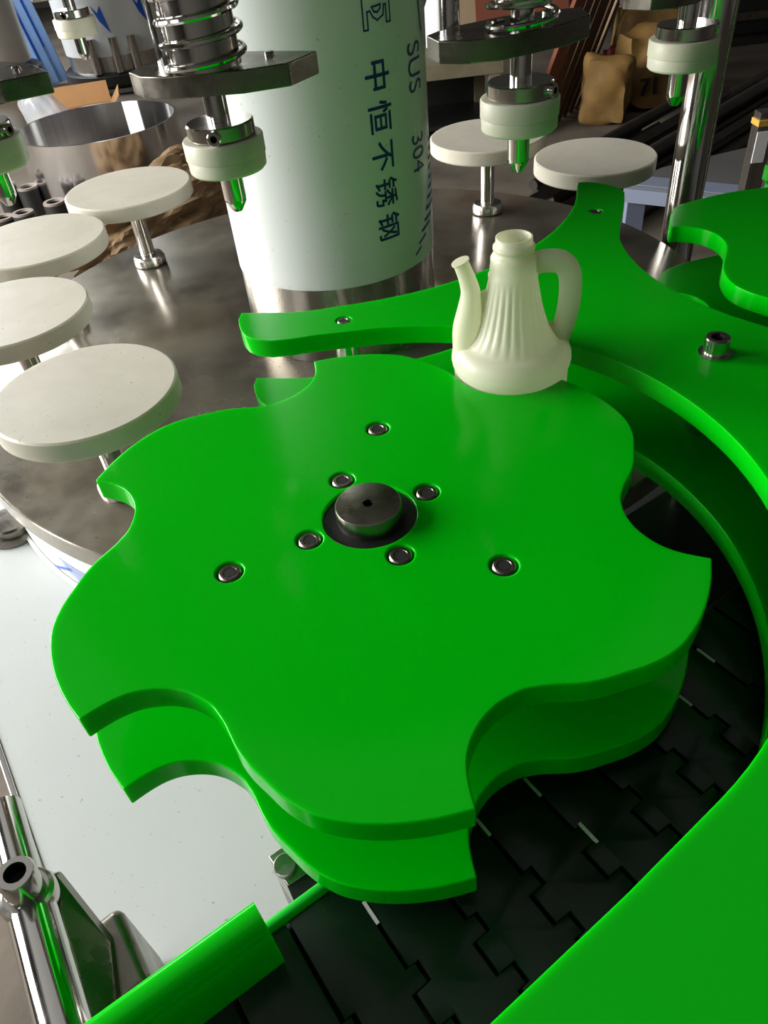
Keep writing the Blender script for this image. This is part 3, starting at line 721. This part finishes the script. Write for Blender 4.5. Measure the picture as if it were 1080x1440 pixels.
# blue sheets
bs0 = aty(80, 100, 7.3); 
for i in range(3):
    o = thing('blue_sheet', ['front blue sheet of three leaning at the upper left', 'middle blue sheet of three leaning at the upper left', 'rear blue sheet of three leaning at the upper left'][i], 'sheet', (bs0[0] - .10 + .07 * i, 7.15 + .05 * i, FLOOR), 0, 'blue film sheets leaning')
    mt = Matrix.Rotation(R_(-10), 4, 'Y')
    obj('panel', box(-.10, .06, -.012, .012, 0.02, 1.6, None, mt), M['blue'], o)
    obj('print_stripe', box(-.03, .0, -.016, -.0122, 0.1 + .1 * i, .8 + .2 * i, None, mt), M['inkblue'], o)
# left edge tank
lq = aty(30, 60, 5.7); lz = lambda py: aty(30, py, 5.7)[2] - FLOOR
lt = thing('film_tank', 'greenish film wrapped tank cut by the left edge, upper left corner', 'tank', (lq[0] - .46, 5.7, FLOOR))
obj('upper_drum', lathe([(.47, lz(86)), (.47, 2.2)], 64), M['film'], lt)
obj('flange', lathe([(.47, lz(128)), (.52, lz(126)), (.52, lz(96)), (.48, lz(92))], 64), M['darksteel'], lt)
obj('lower_drum', lathe([(.45, 0.001), (.45, lz(128))], 64), M['film'], lt)

# ------------------------------------------------------------------ background, right
# work bench
be = thing('work_bench', 'worn wooden work bench right of the column, far back', 'bench', (0.55, 4.35, FLOOR))
bh = aty(660, 86, 4.1)[2] - FLOOR
obj('bench_top', box(-.45, .38, -.25, .30, bh - .075, bh), M['benchwood'], be, bevel=.004)
for x in (-.42, .33):
    for y in (-.22, .25): obj('leg', box(x - .03, x + .03, y - .03, y + .03, 0, bh - .0755), M['benchwood'], be)
obj('back_panel', box(-.40, .31, .262, .285, 0.02, bh - .076), M['black'], be)  # black panel added for the shade under the bench
obj('shelf', box(-.40, .31, -.20, .26, 0.10, .12), M['black'], be)
jq = aty(620, 46, 4.5)
jg = thing('white_jug', 'white jug standing on the bench right of the column', 'jug', (jq[0], 4.52, FLOOR + bh + .0002))
obj('jug_body', lathe([(0.07, 0), (0.085, 0.01), (.085, .20), (.06, .26), (.03, .28), (.03, .31), (0, .31)], 32), M['white'], jg)
obj('cap', lathe([(.034, .311), (.034, .345), (0, .345)], 24), M['inkblue'], jg)
def leaning_board(label, name, cat, m, pb0, pb1, yb, yt, h, th=.02, group=None):
    """board standing on the floor between two floor points, top pushed back"""
    a = Vector(aty(*pb0, yb)); b_ = Vector(aty(*pb1, yb)); cx = (a.x + b_.x) / 2
    o = thing(name, label, cat, (cx, yb, FLOOR), 0, group)
    wv = abs(b_.x - a.x) / 2; tilt = math.atan2(yt - yb, h)
    obj('panel', box(-wv, wv, 0, th, 0.003, h, None, Matrix.Rotation(-tilt, 4, 'X')), m, o)
    return o
leaning_board('reddish brown board leaning behind the right capping head', 'red_board', 'board', M['redcard'], (672, 60), (800, 60), 6.75, 7.3, 1.5)
leaning_board('pale beige board leaning left of the reddish board', 'beige_board', 'board', M['beige'], (624, 30), (670, 30), 7.5, 7.75, 1.5)
# planks: base and top points in space
PLK = [((722, 252), (815, 0), 4.05, 4.5, .10), ((735, 248), (828, 0), 4.12, 4.6, .07), ((747, 242), (838, 0), 4.18, 4.7, .06), ((757, 236), (846, 0), 4.24, 4.8, .06), ((766, 230), (852, 0), 4.3, 4.9, .05), ((775, 222), (860, 0), 4.36, 5.0, .05), ((785, 212), (868, 0), 4.42, 5.1, .03)]
PL = ['leftmost leaning plank of the row, reddish brown', 'second leaning plank of the row from the left', 'third leaning plank of the row from the left', 'fourth leaning plank of the row, in its middle', 'third leaning plank of the row from the right', 'second leaning plank of the row from the right', 'rightmost leaning batten of the row with a pale edge']
for i, (p0, p1, y0, y1, wd) in enumerate(PLK):
    a = Vector(aty(*p0, y0)); b_ = Vector(aty(*p1, y1)); d = (b_ - a).normalized()
    a = a + d * ((FLOOR + .01 - a.z) / d.z); L_ = (b_ - a).length + .5
    o = thing('wood_plank', PL[i], 'plank', tuple(a), 0, 'planks leaning beyond the turret')
    q = d.to_track_quat('Z', 'X').to_matrix().to_4x4()
    obj('board', box(-wd * .5, wd * .5, -.012, .012, 0, L_, None, q), M['redcard'] if i == 0 else M['wood'], o)
    if i == 6: obj('pale_edge', box(wd * .5, wd * .5 + .006, -.012, .012, 0, L_, None, q), M['beige'], o)
# sacks
def sack_mesh(sx, sy, sz, sd):
    bm = bmesh.new(); bmesh.ops.create_cube(bm, size=2); bmesh.ops.subdivide_edges(bm, edges=bm.edges, cuts=10, use_grid_fill=True)
    rn = random.Random(sd); of = [(Vector((rn.uniform(-1, 1), rn.uniform(-1, 1), rn.uniform(-1, 1))), rn.uniform(2, 7), rn.uniform(0, 6)) for _ in range(6)]
    for v in bm.verts:
        c = v.co.copy(); n = c.normalized()
        p = n * 1.12 * .45 + c * .55
        d = sum(math.sin(c.dot(o_) * fr + ph) for o_, fr, ph in of) * .045
        v.co = Vector((p.x * sx, p.y * sy, p.z * sz)) * (1 + d)
    return bm
SK = [((905, 150), 4.55, (.20, .13, .20), 'sack', 'lower printed yellow brown sack behind the steel post', 8), ((846, 195), 4.30, (.13, .10, .17), 'sack', 'small crumpled brown sack beside the leaning planks', -20), ((905, 60), 4.95, (.19, .12, .18), 'sack', 'upper printed yellow brown sack resting on the lower one', -8), ((862, 90), 4.85, (.07, .05, .09), 'redsack', 'small red bag wedged between the planks and sacks', 20), ((915, 2), 5.35, (.17, .10, .20), 'wood', 'dark brown bundle above the printed sacks', 5)]
for i, ((px, py), y, (a, b_, c), mm, lab, rz) in enumerate(SK):
    q = aty(px, py, y)
    z0 = FLOOR + c * 0.98 if i in (0, 1) else q[2]
    o = tag(obj('sack', sack_mesh(a, b_, c, i), M[mm], None, (q[0], y, z0), (R_(-8), R_(4 * i), R_(rz)), ang=60), lab, 'sack', 'sacks beyond the planks')
    if i in (0, 2):
        c_ = bpy.data.curves.new('txt', 'FONT'); c_.body = '71' if i == 0 else '21'; c_.size = .13; c_.extrude = .012
        to = bpy.data.objects.new('txt', c_); COL.objects.link(to); dg = bpy.context.evaluated_depsgraph_get(); dg.update()
        me_ = bpy.data.meshes.new_from_object(to.evaluated_get(dg)); bpy.data.objects.remove(to); bpy.data.curves.remove(c_)
        me_.materials.append(M['inkblack'])
        obj('printed_number', me_, None, o, (-.13, -b_ * 1.2, -.12 if i == 0 else -.02), (PI / 2, 0, 0))
# bar stock on the floor
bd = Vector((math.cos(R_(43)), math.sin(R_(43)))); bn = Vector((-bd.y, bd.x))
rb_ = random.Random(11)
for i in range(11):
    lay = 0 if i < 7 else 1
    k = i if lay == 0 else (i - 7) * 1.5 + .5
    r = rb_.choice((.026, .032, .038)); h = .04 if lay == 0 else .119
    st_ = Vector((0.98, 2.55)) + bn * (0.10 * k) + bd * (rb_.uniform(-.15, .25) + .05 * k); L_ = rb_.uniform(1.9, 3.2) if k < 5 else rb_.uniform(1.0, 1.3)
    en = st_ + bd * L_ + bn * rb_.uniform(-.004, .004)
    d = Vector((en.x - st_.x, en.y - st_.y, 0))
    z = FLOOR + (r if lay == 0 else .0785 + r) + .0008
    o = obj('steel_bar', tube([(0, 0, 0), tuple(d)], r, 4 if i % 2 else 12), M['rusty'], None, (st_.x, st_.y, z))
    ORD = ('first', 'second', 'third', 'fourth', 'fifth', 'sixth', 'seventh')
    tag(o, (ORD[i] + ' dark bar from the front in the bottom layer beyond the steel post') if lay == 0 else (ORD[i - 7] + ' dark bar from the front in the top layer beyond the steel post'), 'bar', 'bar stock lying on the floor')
tag(obj('floor_shade_sheet', slab([(2.35, 5.75, FLOOR + .017), (4.2, 5.75, FLOOR + .017), (4.2, 8.6, FLOOR + .017), (2.35, 8.6, FLOOR + .017)], .03), M['rusty'], None), 'dark sheet added as floor shade under the black rack, back right', 'plate')  # dark sheet added to stand in for shade on the far right floor
rk = thing('parts_rack', 'low black rack with small shiny fittings, upper right corner', 'rack', (3.05, 6.1, FLOOR + .036))
obj('rack_frame', box(-.55, .75, -.2, .3, 0.0, .26), M['black'], rk, bevel=.01)
obj('front_rail', box(-.55, .75, -.225, -.2005, .10, .15), M['dull'], rk)
for k in range(7):
    obj('fitting', lathe([(.03, 0), (.045, .015), (.045, .05), (.02, .07), (.02, .10), (0, .105)], 16, None, (-.47 + .17 * k, -.08 + .04 * (k % 2), .2605)), M['chrome'], rk)
# blue grey frame with a grey sheet
fz = -0.66
fp = [Vector(atz(*p, fz)) for p in ((880, 262), (1090, 283), (1090, 200), (930, 238))]
bf = thing('frame_stand', 'low blue grey painted stand with a grey sheet, behind the post', 'stand', (fp[0].x, fp[0].y, FLOOR))
def bfl(p): return p - Vector((fp[0].x, fp[0].y, FLOOR))
obj('front_rail', slab([bfl(fp[0]), bfl(fp[1]), bfl(fp[1]) + Vector((0, 0, -.05)), bfl(fp[0]) + Vector((0, 0, -.05))], .05), M['greypaint'], bf)
top = [bfl(p) for p in fp]
obj('sheet_top', prism([(p.x, p.y) for p in top], fz - FLOOR - .004, fz - FLOOR + .006), M['sheet'], bf)
mid = [top[0].lerp(top[1], t_) for t_ in (0, 1)]
obj('border_strip', slab([top[0] + Vector((0, 0, .0085)), top[1] + Vector((0, 0, .0085)), top[1] + Vector((0.03, .10, .0085)), top[0] + Vector((0.03, .10, .0085))], .003), M['greypaint'], bf)
lg = Vector(aty(897, 262, fp[0].y + 0.0)); lx = lg.x - fp[0].x
for p in (Vector((lx, 0.01, 0)), Vector((top[1].x - .05, top[1].y + .02, 0)), Vector((top[2].x - .06, top[2].y - .06, 0)), Vector((top[3].x + .13, top[3].y - .03, 0))):
    obj('leg', box(p.x - .035, p.x + .035, p.y - .02, p.y + .04, 0, fz - FLOOR - .0045), M['greypaint'], bf)
# small upright post with a white label, right edge
wq = aty(1052, 268, 1.75)
wp = thing('sensor_post', 'small upright steel post with a white label at the right edge', 'post', (wq[0], 1.75, FLOOR))
zz = lambda py: aty(1055, py, 1.75)[2] - FLOOR
obj('channel', box(-.022, .026, -.02, .02, 0.0125, zz(158)), M['brushed'], wp)
obj('label_plate', box(-.022, .012, -.0235, -.0203, zz(226), zz(184)), M['white'], wp)
obj('top_clip', box(-.026, .014, -.026, .02, zz(176), zz(168)), M['yellow'], wp)
obj('foot', box(-.05, .05, -.05, .05, 0.0005, .012), M['steel'], wp)
